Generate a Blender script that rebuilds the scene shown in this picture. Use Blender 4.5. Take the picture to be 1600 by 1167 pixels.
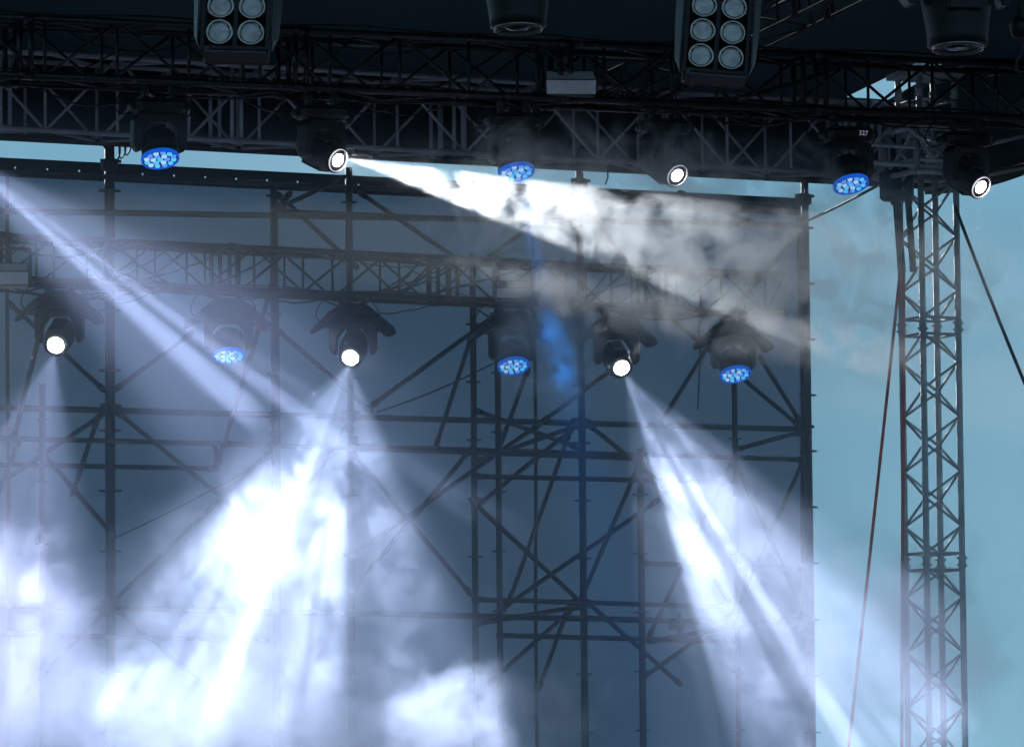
import bpy, bmesh, math, random
from mathutils import Vector, Matrix
R = math.radians
SC = bpy.context.scene
for o in list(bpy.data.objects): bpy.data.objects.remove(o)
COL = SC.collection

# ------------------------------------------------------------------ camera
FPX, PW, PH = 8000.0, 1600.0, 1167.0
PSI, PIT, ROLL = R(26.27), R(4.86), R(-0.52)
fw = Vector((math.sin(PSI)*math.cos(PIT), math.cos(PSI)*math.cos(PIT), math.sin(PIT)))
r0 = Vector((math.cos(PSI), -math.sin(PSI), 0)); u0 = r0.cross(fw)
rt = math.cos(ROLL)*r0 + math.sin(ROLL)*u0
up = -math.sin(ROLL)*r0 + math.cos(ROLL)*u0
CAM = Vector((0, 0, 1.7))
cd = bpy.data.cameras.new('camera'); cam = bpy.data.objects.new('camera', cd); COL.objects.link(cam)
cd.sensor_width = 36; cd.lens = 36*FPX/PW; cd.clip_start = 0.1; cd.clip_end = 6000
M = Matrix((rt, up, -fw)).transposed().to_4x4(); M.translation = CAM
cam.matrix_world = M
SC.camera = cam

def ray(px, py): return fw + (px-PW/2)/FPX*rt - (py-PH/2)/FPX*up
def P(px, py, Y):                       # the place point seen at a photo pixel, on the upright plane y = Y
    d = ray(px, py); return CAM + d*(Y/d.y)
def PZ(px, py, z):                      # the same on the level plane at height z
    d = ray(px, py); return CAM + d*((z-CAM.z)/d.z)
def vd(a, b, c):                        # direction: a towards the camera, b to the right, c down
    return (-fw*a + rt*b - up*c).normalized()

# ------------------------------------------------------------------ sky, sun, exposure
SUN_EL, SUN_AZ = R(13), R(11)
w = bpy.data.worlds.new('World'); SC.world = w; w.use_nodes = True
nt = w.node_tree; nt.nodes.clear()
sky = nt.nodes.new('ShaderNodeTexSky'); sky.sky_type = 'NISHITA'; sky.sun_disc = False
sky.sun_elevation = SUN_EL; sky.sun_rotation = SUN_AZ
sky.air_density = 1.0; sky.dust_density = 0.0; sky.ozone_density = 3.0; sky.altitude = 100
tcw = nt.nodes.new('ShaderNodeTexCoord')      # the sky sampled a little above the true direction: an even teal down to the horizon
mpw = nt.nodes.new('ShaderNodeMapping'); mpw.inputs['Scale'].default_value = (1, 1, .8); mpw.inputs['Location'].default_value = (0, 0, .30)
nt.links.new(tcw.outputs['Generated'], mpw.inputs[0])
nrm = nt.nodes.new('ShaderNodeVectorMath'); nrm.operation = 'NORMALIZE'; nt.links.new(mpw.outputs[0], nrm.inputs[0]); nt.links.new(nrm.outputs[0], sky.inputs[0])
tint = nt.nodes.new('ShaderNodeMixRGB'); tint.blend_type = 'MULTIPLY'; tint.inputs[0].default_value = 1; tint.inputs[2].default_value = (1.04, 1.15, .89, 1)
mpc = nt.nodes.new('ShaderNodeMapping'); mpc.inputs['Scale'].default_value = (5, 5, 22); mpc.inputs['Rotation'].default_value = (0, R(12), 0); nt.links.new(tcw.outputs['Generated'], mpc.inputs[0])
cn = nt.nodes.new('ShaderNodeTexNoise'); cn.inputs['Scale'].default_value = 1.6; cn.inputs['Detail'].default_value = 7; nt.links.new(mpc.outputs[0], cn.inputs['Vector'])
crm = nt.nodes.new('ShaderNodeMapRange'); crm.inputs[1].default_value = .45; crm.inputs[2].default_value = .8; crm.inputs[3].default_value = 0; crm.inputs[4].default_value = .22; nt.links.new(cn.outputs[0], crm.inputs[0])
cmx = nt.nodes.new('ShaderNodeMixRGB'); cmx.inputs[2].default_value = (5.5, 6.3, 6.6, 1); nt.links.new(crm.outputs[0], cmx.inputs[0]); nt.links.new(tint.outputs[0], cmx.inputs[1])
hs = nt.nodes.new('ShaderNodeHueSaturation')
bg = nt.nodes.new('ShaderNodeBackground'); bg.inputs['Strength'].default_value = 0.128
wo = nt.nodes.new('ShaderNodeOutputWorld')
nt.links.new(sky.outputs[0], tint.inputs[1]); nt.links.new(cmx.outputs[0], hs.inputs['Color']); nt.links.new(hs.outputs[0], bg.inputs[0]); nt.links.new(bg.outputs[0], wo.inputs[0])
sd = bpy.data.lights.new('sun', 'SUN'); sd.energy = 2.4; sd.angle = R(0.6); sd.color = (1, .98, .96)
so = bpy.data.objects.new('sun', sd); COL.objects.link(so)
sv = Vector((math.sin(SUN_AZ)*math.cos(SUN_EL), math.cos(SUN_AZ)*math.cos(SUN_EL), math.sin(SUN_EL)))
so.rotation_euler = sv.to_track_quat('Z', 'Y').to_euler(); so.location = (0, 30, 40)
SC.view_settings.view_transform = 'Standard'; SC.view_settings.look = 'None'
SC.view_settings.exposure = 0.0; SC.view_settings.gamma = 1.0
cy = SC.cycles
cy.use_denoising = True; cy.max_bounces = 5; cy.diffuse_bounces = 2; cy.glossy_bounces = 2
cy.transparent_max_bounces = 8; cy.volume_bounces = 1; cy.volume_step_rate = 1.4; cy.volume_max_steps = 256
cy.sample_clamp_indirect = 2.5
cy.use_adaptive_sampling = True; cy.adaptive_threshold = 0.065; cy.adaptive_min_samples = 32

# ------------------------------------------------------------------ helpers
def tag(o, label=None, cat=None, group=None, kind=None):
    if label: o['label'] = label
    if cat: o['category'] = cat
    if group: o['group'] = group
    if kind: o['kind'] = kind
    return o
def empty(name, loc=(0, 0, 0), label=None, cat=None, group=None):
    o = bpy.data.objects.new(name, None); COL.objects.link(o); o.location = loc; o.empty_display_size = .1
    return tag(o, label, cat, group)
def copy_tree(o, parent=None):
    c = o.copy(); COL.objects.link(c); c.parent = parent
    for ch in list(o.children): copy_tree(ch, c)
    return c

class MB:
    def __init__(s): s.v = []; s.f = []; s.sm = []
    def add(s, vs, fs, smooth=False):
        b = len(s.v); s.v += [tuple(v) for v in vs]
        for f in fs: s.f.append([i+b for i in f]); s.sm.append(smooth)
        return s
    def loft(s, rings, closed=True, caps=True, smooth=True):
        n = len(rings[0]); b = len(s.v)
        for r in rings: s.v += [tuple(p) for p in r]
        for i in range(len(rings)-1):
            for j in range(n if closed else n-1):
                k = (j+1) % n
                s.f.append([b+i*n+j, b+i*n+k, b+(i+1)*n+k, b+(i+1)*n+j]); s.sm.append(smooth)
        if caps:
            s.f.append([b+j for j in range(n)][::-1]); s.sm.append(False)
            s.f.append([b+(len(rings)-1)*n+j for j in range(n)]); s.sm.append(False)
        return s
    def tube(s, p, q, r, n=8, r2=None):
        p, q = Vector(p), Vector(q); d = (q-p)
        if d.length < 1e-6: return s
        d.normalize(); a = d.orthogonal().normalized(); b = d.cross(a); r2 = r if r2 is None else r2
        ring = lambda c, rr: [c+a*rr*math.cos(2*math.pi*i/n)+b*rr*math.sin(2*math.pi*i/n) for i in range(n)]
        return s.loft([ring(p, r), ring(q, r2)])
    def path(s, pts, r, n=6):
        pts = [Vector(p) for p in pts]; rings = []
        d = (pts[1]-pts[0]).normalized(); a = d.orthogonal().normalized()
        for i, p in enumerate(pts):
            t = (pts[min(i+1, len(pts)-1)]-pts[max(i-1, 0)]).normalized()
            a = (a - t*a.dot(t)).normalized(); b = t.cross(a)
            rings.append([p+a*r*math.cos(2*math.pi*k/n)+b*r*math.sin(2*math.pi*k/n) for k in range(n)])
        return s.loft(rings)
    def lathe(s, prof, n=32, M=None, caps=True):      # prof = [(radius, z)], axis z
        rings = []
        for r, z in prof:
            rg = [Vector((r*math.cos(2*math.pi*i/n), r*math.sin(2*math.pi*i/n), z)) for i in range(n)]
            if M: rg = [M @ p for p in rg]
            rings.append(rg)
        return s.loft(rings, caps=caps)
    def box(s, c, d, M=None, ch=0.0):                 # box with chamfered vertical outline
        hx, hy, hz = d[0]/2, d[1]/2, d[2]/2
        if ch:
            o = [(-hx+ch, -hy), (hx-ch, -hy), (hx, -hy+ch), (hx, hy-ch), (hx-ch, hy), (-hx+ch, hy), (-hx, hy-ch), (-hx, -hy+ch)]
            k = ch*.6; g = lambda t, z: [Vector((x*t[0], y*t[1], z)) for x, y in o]
            t = ((hx-k)/hx, (hy-k)/hy)
            rings = [g(t, -hz), g((1, 1), -hz+k), g((1, 1), hz-k), g(t, hz)]
        else:
            o = [(-hx, -hy), (hx, -hy), (hx, hy), (-hx, hy)]
            rings = [[Vector((x, y, z)) for x, y in o] for z in (-hz, hz)]
        c = Vector(c); rings = [[(M @ (p+c)) if M else p+c for p in r] for r in rings]
        return s.loft(rings, smooth=False)
    def build(s, name, mat, parent=None):
        me = bpy.data.meshes.new(name); me.from_pydata(s.v, [], s.f)
        me.polygons.foreach_set('use_smooth', s.sm); me.update()
        bm = bmesh.new(); bm.from_mesh(me); bmesh.ops.recalc_face_normals(bm, faces=bm.faces); bm.to_mesh(me); bm.free()
        me.materials.append(mat)
        o = bpy.data.objects.new(name, me); COL.objects.link(o)
        if parent: o.parent = parent
        return o

# ------------------------------------------------------------------ materials
def newmat(name):
    m = bpy.data.materials.new(name); m.use_nodes = True; t = m.node_tree; t.nodes.clear()
    return m, t, t.nodes.new('ShaderNodeOutputMaterial')
def pbr(name, col, rough=.5, metal=0.0, var=.3, scale=6.0, bump=0.0, bscale=60.0, spec=.5, wear=None):
    m, t, out = newmat(name); N = t.nodes.new; L = t.links.new
    b = N('ShaderNodeBsdfPrincipled'); L(b.outputs[0], out.inputs[0])
    tc = N('ShaderNodeTexCoord'); nz = N('ShaderNodeTexNoise'); nz.inputs['Scale'].default_value = scale; nz.inputs['Detail'].default_value = 6
    L(tc.outputs['Object'], nz.inputs['Vector'])
    cr = N('ShaderNodeValToRGB'); e = cr.color_ramp.elements
    e[0].position = .3; e[1].position = .7
    e[0].color = tuple(c*(1-var) for c in col)+(1,); e[1].color = tuple(min(1, c*(1+var)) for c in col)+(1,)
    L(nz.outputs[0], cr.inputs[0])
    src = cr.outputs[0]
    if wear:
        n2 = N('ShaderNodeTexNoise'); n2.inputs['Scale'].default_value = 35; n2.inputs['Detail'].default_value = 8
        L(tc.outputs['Object'], n2.inputs['Vector'])
        r2 = N('ShaderNodeValToRGB'); r2.color_ramp.elements[0].position = .62; r2.color_ramp.elements[1].position = .7
        L(n2.outputs[0], r2.inputs[0])
        mx = N('ShaderNodeMixRGB'); L(r2.outputs[0], mx.inputs[0]); L(src, mx.inputs[1]); mx.inputs[2].default_value = wear+(1,); src = mx.outputs[0]
    L(src, b.inputs['Base Color'])
    mr = N('ShaderNodeMapRange'); mr.inputs[3].default_value = max(.05, rough-.12); mr.inputs[4].default_value = min(1, rough+.12)
    L(nz.outputs[0], mr.inputs[0]); L(mr.outputs[0], b.inputs['Roughness'])
    b.inputs['Metallic'].default_value = metal; b.inputs['Specular IOR Level'].default_value = spec
    if bump:
        nb = N('ShaderNodeTexNoise'); nb.inputs['Scale'].default_value = bscale; nb.inputs['Detail'].default_value = 4
        L(tc.outputs['Object'], nb.inputs['Vector'])
        bp = N('ShaderNodeBump'); bp.inputs['Strength'].default_value = bump; bp.inputs['Distance'].default_value = .02
        L(nb.outputs[0], bp.inputs['Height']); L(bp.outputs[0], b.inputs['Normal'])
    return m
def translucent(m, col, fac):
    """thin cloth: part of the light from behind comes through"""
    t = m.node_tree; out = [n for n in t.nodes if n.type == 'OUTPUT_MATERIAL'][0]; b = [n for n in t.nodes if n.type == 'BSDF_PRINCIPLED'][0]
    tr = t.nodes.new('ShaderNodeBsdfTranslucent'); tr.inputs[0].default_value = col+(1,)
    mx = t.nodes.new('ShaderNodeMixShader'); mx.inputs[0].default_value = fac
    t.links.new(b.outputs[0], mx.inputs[1]); t.links.new(tr.outputs[0], mx.inputs[2]); t.links.new(mx.outputs[0], out.inputs[0])
def emis(name, col, s, rim=None):
    m, t, out = newmat(name); e = t.nodes.new('ShaderNodeEmission'); e.inputs[0].default_value = col+(1,); e.inputs[1].default_value = s
    if rim:
        lw = t.nodes.new('ShaderNodeTexCoord'); sx = t.nodes.new('ShaderNodeTexNoise'); sx.inputs['Scale'].default_value = 40
        t.links.new(lw.outputs['Object'], sx.inputs['Vector'])
        mx = t.nodes.new('ShaderNodeMixRGB'); mx.inputs[1].default_value = col+(1,); mx.inputs[2].default_value = rim+(1,)
        t.links.new(sx.outputs[0], mx.inputs[0]); t.links.new(mx.outputs[0], e.inputs[0])
    t.links.new(e.outputs[0], out.inputs[0])
    m.cycles.emission_sampling = 'NONE'
    return m
MAT = dict(
    truss=pbr('black_truss_paint', (.012, .014, .016), .32, .2, .5, 9, wear=(.10, .10, .11)),
    alu=pbr('aluminium', (.55, .58, .60), .5, .12, .3, 5, .05),
    rafter=pbr('roof_aluminium', (.05, .05, .055), .9, 0, .3, 4),
    girder=pbr('girder_tube', (.36, .35, .40), .5, 0, .3, 4),
    scaf=pbr('scaffold_tube', (.030, .038, .046), .55, .3, .4, 5),
    plastic=pbr('black_plastic', (.005, .006, .008), .5, 0, .4, 12, .1, 120),
    plastic2=pbr('yoke_plastic', (.006, .007, .009), .5, 0, .35, 8, .05, 90),
    hood=pbr('rain_cover_fabric', (.030, .034, .042), .6, 0, .35, 7, .4, 18),
    tarp=pbr('roof_tarpaulin', (.030, .042, .048), .6, 0, .35, .9, .5, 1.3),
    cloth=pbr('backdrop_mesh_cloth', (.060, .095, .125), .9, 0, .40, .9, .35, 2.2, .1),
    hem=pbr('hem_webbing', (.018, .024, .030), .85, 0, .3, 5, .2, 90, .2),
    panel=pbr('flood_face', (.80, .76, .80), .35, 0, .15, 9, .05, 60),
    lensg=pbr('blinder_reflector', (.52, .49, .46), .16, 1.0, .15, 30),
    bowl=pbr('blinder_bowl', (.50, .46, .44), .14, 1.0, .25, 26, .12, 45),
    glass=pbr('dark_glass', (.02, .022, .025), .12, .0, .3, 26),
    ring=pbr('chrome_ring', (.30, .30, .31), .25, .9, .3, 20),
    red=pbr('red_strap', (.90, .16, .08), .7, 0, .3, 14, .2, 200),
    cable=pbr('black_cable', (.010, .011, .012), .5, 0, .3, 20),
    blue=pbr('blue_case', (.012, .030, .075), .4, 0, .3, 8),
    bracket=pbr('grey_bracket', (.05, .055, .062), .5, .2, .3, 15),
    ground=pbr('ground_asphalt', (.05, .05, .048), .9, 0, .3, .4, .3, 8),
    lens_white=emis('lamp_lens_white', (1, .97, .95), 45),
    lens_hot=emis('lamp_lens_hot', (1, .98, .96), 130),
    ring_white=emis('lamp_ring_glow', (.9, .88, 1), .9),
    led1=emis('led_cyan', (.03, .42, 1.0), 1.2, (.15, .6, 1)),
    led2=emis('led_blue', (.06, .22, 1.0), 1.2, (.12, .40, 1)),
    led3=emis('led_pale', (.22, .45, 1.0), 1.2, (.5, .75, 1)),
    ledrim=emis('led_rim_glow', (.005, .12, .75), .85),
    digits=emis('display_digits', (.55, .6, .9), .35),
)

translucent(MAT['cloth'], (.29, .41, .52), .62); translucent(MAT['tarp'], (.11, .17, .20), .45)
# ------------------------------------------------------------------ ground
g = MB(); n = 40
g.add([(-3000+6000*i/n, -3000+6000*j/n, 0) for j in range(n+1) for i in range(n+1)],
      [(j*(n+1)+i, j*(n+1)+i+1, (j+1)*(n+1)+i+1, (j+1)*(n+1)+i) for j in range(n) for i in range(n)])
tag(g.build('ground', MAT['ground']), kind='structure')

# ------------------------------------------------------------------ trusses
def truss(name, A, B, wdt, hgt, panel, mat, rc=.024, rb=.0105, label='', cat='truss', group=None, upv=Vector((0, 0, 1)), ofs=0.0, nmax=100):
    """box truss; A-B is the lower front chord"""
    A, B = Vector(A), Vector(B); d = (B-A); Ln = d.length; d.normalize()
    side = upv.cross(d).normalized()
    if side.dot(Vector((0, 1, 0))) < 0: side = -side
    hv = d.cross(side).normalized(); hv = hv if hv.dot(upv) > 0 else -hv
    root = empty(name, A, label, cat, group)
    loc = lambda x, s, h: d*x + side*(s*wdt) + hv*(h*hgt)
    for s in (0, 1):
        for h in (0, 1): MB().tube(loc(0, s, h), loc(Ln, s, h), rc, 10).build('chord', mat, root)
    segs = []
    k = int(Ln/panel)
    for i in range(k+1):
        x = i*panel + ofs; x2 = min(x+panel, Ln)
        if x > Ln: break
        for s in (0, 1):
            segs.append(((x, s, 0), (x, s, 1)))
            if x2 > x+.1: segs.append(((x, s, (i+s) % 2), (x2, s, (i+s+1) % 2)))
        for h in (0, 1):
            if x2 > x+.1: segs.append(((x, i % 2, h), (x2, (i+1) % 2, h)))
    cam_d = lambda sg: ((A+loc(*sg[0]))-CAM).length
    segs.sort(key=lambda sg: (sg[0][1] + sg[0][2]*.5) if True else 0)
    rest = MB()
    for q, sg in enumerate(segs):
        a, b = loc(*sg[0]), loc(*sg[1])
        if q < nmax: MB().tube(a, b, rb, 7).build('brace', mat, root)
        else: rest.tube(a, b, rb, 7)
    if rest.v: tag(rest.build('bracing', mat, root), kind='stuff')
    # bolted joints between sections
    for x in [i*2.0+.9 for i in range(int(Ln/2)+1)]:
        if x > Ln: continue
        for s in (0, 1):
            jm = MB()
            for h in (0, 1): jm.tube(loc(x-.05, s, h), loc(x+.05, s, h), rc*1.35, 10)
            jm.tube(loc(x-.04, s, 0), loc(x-.04, s, 1), rc*.8); jm.tube(loc(x+.04, s, 0), loc(x+.04, s, 1), rc*.8)
            jm.build('joint', mat, root)
    root['axis'] = tuple(d)
    return root, (lambda x, s, h: A + loc(x, s, h)), Ln

FY = 33.0
fa = P(-160, 110, FY); zf = fa.z
fb = PZ(1760, 192, zf)
front_truss, FT, FL = truss('lighting_truss', fa, fb, .40, .40, .52, MAT['truss'], .026, .012,
    'long black box truss crossing the top, blue and white moving lights under it', 'truss')
BY = 37.6
ba = P(-160, 428, BY); zb = ba.z; bb = PZ(1228, 491, zb)
back_truss, BT, BL = truss('lighting_truss', ba, bb, .34, .34, .44, MAT['truss'], .024, .0105,
    'hazy lower box truss in front of the backdrop, carrying the lights with rain covers', 'truss')
EY = 38.0
ea = P(-160, 192, EY); ze = ea.z; eb = P(1480, 0, EY); eb.z = ze
roof_truss, ET, EL = truss('roof_truss', ea, eb, .45, .62, .62, MAT['girder'], .022, .013,
    'grey roof girder along the rear edge of the stage roof, above the strip of sky', 'truss')
# roof surface: from the rear eave up to the ridge
ez = P(700, 247, EY+.5).z; EH = .70      # the tarp lies this much above the valance's lower edge
xr = P(1446, 268, EY+.5).x
xl = P(-700, 200, EY+.5).x
RY0, RYr, RZ = EY+.5, 28.0, ez+1.9
def roofz(y): return ez+EH + (RZ-ez-EH)*((RY0-y)/(RY0-RYr)) if y > RYr else RZ - (RZ-ez-EH)*((RYr-y)/9.0)*.8
def rafter(x, label):
    a = Vector((x, RYr, roofz(RYr)-.45)); b = Vector((x, RY0-.3, roofz(RY0-.3)-.30))
    t, f, l = truss('roof_rafter', a, b, .30, .30, .9, MAT['rafter'], .02, .01, label, 'truss', 'rafter trusses under the roof canopy')
for px, lb in ((1010, 'grey rafter truss under the canopy between the round light and the right blinder'),):
    rafter(P(px, 230, EY).x, lb)
# tarp with a cut-out where the tower passes
TY = 37.2
tw = .35
T0 = P(1445, 700, TY)         # left front chord foot line
tx0, ty0 = T0.x, TY
rnd = random.Random(4)
def on_roof(px, py):
    lo_, hi_ = RYr, RY0+3
    for _ in range(40):
        m_ = (lo_+hi_)/2
        if P(px, py, m_).z < roofz(m_): lo_ = m_
        else: hi_ = m_
    return P(px, py, lo_)
h0_, h1_ = on_roof(1392, 235), on_roof(1452, 128)
hole = (min(h0_.x, h1_.x, tx0-.05), max(h1_.x, tx0+tw*.7), min(h1_.y, ty0-.1), max(h0_.y, ty0+tw+.1)); print('hole', hole, tx0, ty0)
xs = sorted(set([xl+(xr-xl)*i/70 for i in range(71)] + [hole[0], hole[1]]))
ys = sorted(set([19.0+(RY0-19.0)*i/40 for i in range(41)] + [hole[2], hole[3], RYr]))
rb_ = MB(); vs = []
for y in ys:
    for x in xs:
        sag = .05*math.sin((x-xl)*2.2)*math.sin((y-19)*1.7)
        e = 1.0 if y < RY0-.4 else 0.3
        vs.append((x, y, roofz(y)+sag*e))
nx = len(xs); fs = []
for j in range(len(ys)-1):
    for i in range(nx-1):
        cx, cyy = (xs[i]+xs[i+1])/2, (ys[j]+ys[j+1])/2
        if hole[0] < cx < hole[1] and hole[2] < cyy < hole[3]: continue
        fs.append((j*nx+i, j*nx+i+1, (j+1)*nx+i+1, (j+1)*nx+i))
rb_.add(vs, fs, True)
roof = empty('stage_roof', (0, 0, 0), 'dark tarpaulin canopy roof over the stage, filling the top of the photo', 'roof')
tp = rb_.build('canopy', MAT['tarp'], roof)
md = tp.modifiers.new('t', 'SOLIDIFY'); md.thickness = .02
# hanging valance on the rear and right edges: scalloped, follows the photo's sag
prof = [(-300, 203), (0, 213), (199, 224), (461, 233), (547, 236), (640, 243), (736, 251), (844, 262), (888, 263), (922, 258), (956, 251), (993, 258), (1068, 272), (1170, 274), (1280, 276), (1380, 277), (1446, 275)]
va = MB(); top = []; bot = []
for k in range(160):
    px = -300 + 1746*k/159
    for (xa, ya), (xb, yb) in zip(prof, prof[1:]):
        if xa <= px <= xb: py = ya+(yb-ya)*(px-xa)/(xb-xa)
    q = P(px, py, RY0); top.append(Vector((q.x, RY0+.004, roofz(RY0)+.02))); bot.append(Vector((q.x, RY0+.02*math.sin(k*.9), min(q.z, ez-.01))))
mid = [(a+b)/2+Vector((0, .015*math.sin(k*.7), 0)) for k, (a, b) in enumerate(zip(top, bot))]
va.loft([top, mid, bot], closed=False, caps=False)
v1 = va.build('valance', MAT['tarp'], roof); md = v1.modifiers.new('t', 'SOLIDIFY'); md.thickness = .012
vb = MB(); top = []; bot = []
for k in range(60):
    y = RY0 - (RY0-19)*k/59; dz = .10+.05*abs(math.sin(k*.55))
    top.append(Vector((xr, y, roofz(y)+.02))); bot.append(Vector((xr+.01*math.sin(k), y, ez-dz + (0 if y > 36 else 0))))
vb.loft([top, bot], closed=False, caps=False)
v2 = vb.build('valance', MAT['tarp'], roof); md = v2.modifiers.new('t', 'SOLIDIFY'); md.thickness = .012
MB().tube((xl, RY0-.05, ez-.03), (xr, RY0-.05, ez-.03), .03).build('eave_tube', MAT['rafter'], roof)
MB().tube((xr-.05, 19, ez-.05), (xr-.05, RY0, ez-.05), .03).build('eave_tube', MAT['rafter'], roof)

# downstage truss, just above the picture, that carries the blinders
DY = 21.0
da = P(-200, -170, DY); db = P(1800, 0, DY); db.z = da.z
ds_truss, DT, DL = truss('lighting_truss', da, db, .40, .40, .52, MAT['truss'], .026, .012,
    'black box truss just above the top edge of the photo, holding the two blinders', 'truss')

# ------------------------------------------------------------------ tower
tower = empty('truss_tower', (tx0, ty0, 0), 'tall grey aluminium lattice tower standing right of the backdrop', 'tower')
ztop = P(1440, 118, TY).z
for i, (a, b) in enumerate(((0, 0), (1, 0), (1, 1), (0, 1))):
    MB().tube((a*tw, b*tw, 0), (a*tw, b*tw, ztop), .027, 14).build('chord', MAT['alu'], tower)
cor = [(0, 0), (tw, 0), (tw, tw), (0, tw)]
zj = P(1455, 508, TY).z; seg = 2.0; zbase = zj - 2*seg - .0
sections = []
z = zj
while z > 0.1: z -= seg
nb = 0; rest = MB()
while z < ztop:
    zz0 = max(z+.07, .06); zz1 = min(z+seg-.07, ztop-.05)
    if zz1-zz0 > .2:
        np_ = max(2, round((zz1-zz0)/.235)); hh = (zz1-zz0)/np_
        for f_ in range(4):
            a, b = cor[f_], cor[(f_+1) % 4]
            for i in range(np_):
                s0, s1 = (a, b) if (i+f_) % 2 == 0 else (b, a)
                p, q = (s0[0], s0[1], zz0+i*hh), (s1[0], s1[1], zz0+(i+1)*hh)
                if nb < 98 and zz0 > 1.9: MB().tube(p, q, .0115, 8).build('brace', MAT['alu'], tower); nb += 1
                else: rest.tube(p, q, .0115, 8)
            for zr in (zz0, zz1):
                MB().tube((a[0], a[1], zr), (b[0], b[1], zr), .0115, 8).build('rung', MAT['alu'], tower)
    for a in cor:
        jm = MB()
        if z > 0: jm.tube((a[0], a[1], z-.055), (a[0], a[1], z+.055), .033, 12)
        if z > 0:
            jm.tube((a[0]-.05, a[1], z+.03), (a[0]+.05, a[1], z+.03), .008); jm.tube((a[0]-.05, a[1], z-.03), (a[0]+.05, a[1], z-.03), .008)
        if jm.v: jm.build('joint', MAT['alu'], tower)
    z += seg
if rest.v: tag(rest.build('bracing', MAT['alu'], tower), kind='stuff')
# sleeve block where the roof corner rides the tower
sl = MB(); zs = P(1440, 270, TY).z; e = .09
for zz in (zs, zs+.38):
    c4 = [(-e, -e), (tw+e, -e), (tw+e, tw+e), (-e, tw+e)]
    for a, b in zip(c4, c4[1:]+c4[:1]):
        sl.tube((a[0], a[1], zz), (b[0], b[1], zz), .025); sl.tube((a[0], a[1], zz+.1), (b[0], b[1], zz+.1), .018)
    for a in c4: sl.tube((a[0], a[1], zs), (a[0], a[1], zs+.48), .028)
for a, b in (((-e, -e), (tw+e, -e)), ((tw+e, -e), (tw+e, tw+e)), ((-e, tw+e), (-e, -e))):
    sl.tube((a[0], a[1], zs), (b[0], b[1], zs+.38), .014); sl.tube((b[0], b[1], zs), (a[0], a[1], zs+.38), .014)
sl.build('sleeve_block', MAT['alu'], tower)
hd = MB(); hd.box((tw/2, tw/2, ztop+.03), (tw+.16, tw+.12, .06)); hd.tube((tw/2-.1, tw/2, ztop+.08), (tw/2+.1, tw/2, ztop+.08), .05, 14)
hd.build('head_block', MAT['alu'], tower)
# outriggers joining the tower to the roof
cr_ = MB(); za = zs+.25
for dx in (-1.0, 1.0):
    cr_.tube((tw/2, -.09, za-.1), (tw/2+dx*.6, -.5, za+.05), .018); cr_.tube((tw/2, -.09, za-.25), (tw/2+dx*.45, -.1, za+.25), .016)
cr_.tube((-.7, -.09, zs+.05), (tw+.2, -.09, zs+.05), .022); cr_.tube((-.7, -.09, zs+.2), (tw+.1, -.09, zs+.2), .016)
cr_.tube((-.7, -.09, zs+.05), (-.2, -.09, zs+.48), .018)
cr_.build('roof_arm', MAT['alu'], tower)
# dark belts hanging down its left side
bl = MB()
for x, wv in ((1403, .035), (1421, .028)):
    p0, p1 = P(x-3, 300, TY-.12), P(x+6, 425, TY-.12)
    bl.loft([[p+Vector((sx*wv, sy*.008, 0)) for sx, sy in ((-1, -1), (1, -1), (1, 1), (-1, 1))] for p in (p0, p1)], smooth=False)
bo = bl.build('hanging_strap', MAT['cable']); tag(bo, 'pair of black webbing straps hanging beside the top of the tower', 'strap')

# ------------------------------------------------------------------ backdrop cloth and scaffold
CY = 40.0
ctl, ctr = P(-200, 240, CY), P(1256, 309, CY)
cz = (P(0, 247, CY).z + P(1255, 310, CY).z)/2; cxl, cxr = ctl.x, ctr.x
back = empty('backdrop_cloth', (cxl, CY, 0), 'huge dark blue-grey mesh cloth hung behind the scaffold', 'backdrop')
cm = MB(); W_ = cxr-cxl; nx, nz = 150, 90; hemh = .16
for j in range(nz+1):
    for i in range(nx+1):
        x = W_*i/nx; z = (cz-hemh)*j/nz
        y = .025*math.sin(x*1.1+.6*math.sin(z*.8))+.018*math.sin(z*2.1+x*.7)+.012*math.sin(x*7+z*2.2)
        e = min(1, (nz-j)/6)
        cm.v.append((x, y*e, z))
cm.f = [[j*(nx+1)+i, j*(nx+1)+i+1, (j+1)*(nx+1)+i+1, (j+1)*(nx+1)+i] for j in range(nz) for i in range(nx)]; cm.sm = [True]*len(cm.f)
cl = cm.build('cloth_sheet', MAT['cloth'], back); md = cl.modifiers.new('t', 'SOLIDIFY'); md.thickness = .004; md.offset = 1
hm = MB(); xs = [0.0]; hx = []; st = .287; hw = .016; x = .10
while x < W_-.1: xs += [x, x+hw]; hx.append((x, x+hw)); x += st
xs.append(W_); zs_ = [cz-hemh, cz-hemh*.55, cz-hemh*.55+hw, cz]
hm.v = [(x, -.010, z) for z in zs_ for x in xs]; nx = len(xs)
for j in range(3):
    for i in range(nx-1):
        if j == 1 and i % 2 == 1: continue
        hm.f.append([j*nx+i, j*nx+i+1, (j+1)*nx+i+1, (j+1)*nx+i]); hm.sm.append(False)
h1 = hm.build('hem', MAT['hem'], back)
md = h1.modifiers.new('t', 'SOLIDIFY'); md.thickness = .006
for k in range(1, 6):
    xx = W_-2.45*k-.3
    if xx < .5: continue
    sm_ = MB(); sm_.loft([[Vector((xx+dx, -.030-.02*math.sin(z*1.3+k), z)) for dx in (-.016, .016)]+[Vector((xx+dx, -.026-.02*math.sin(z*1.3+k), z)) for dx in (.016, -.016)] for z in [(cz-hemh)*j/30 for j in range(31)]], smooth=False)
    sm_.build('seam', MAT['hem'], back)
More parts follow.
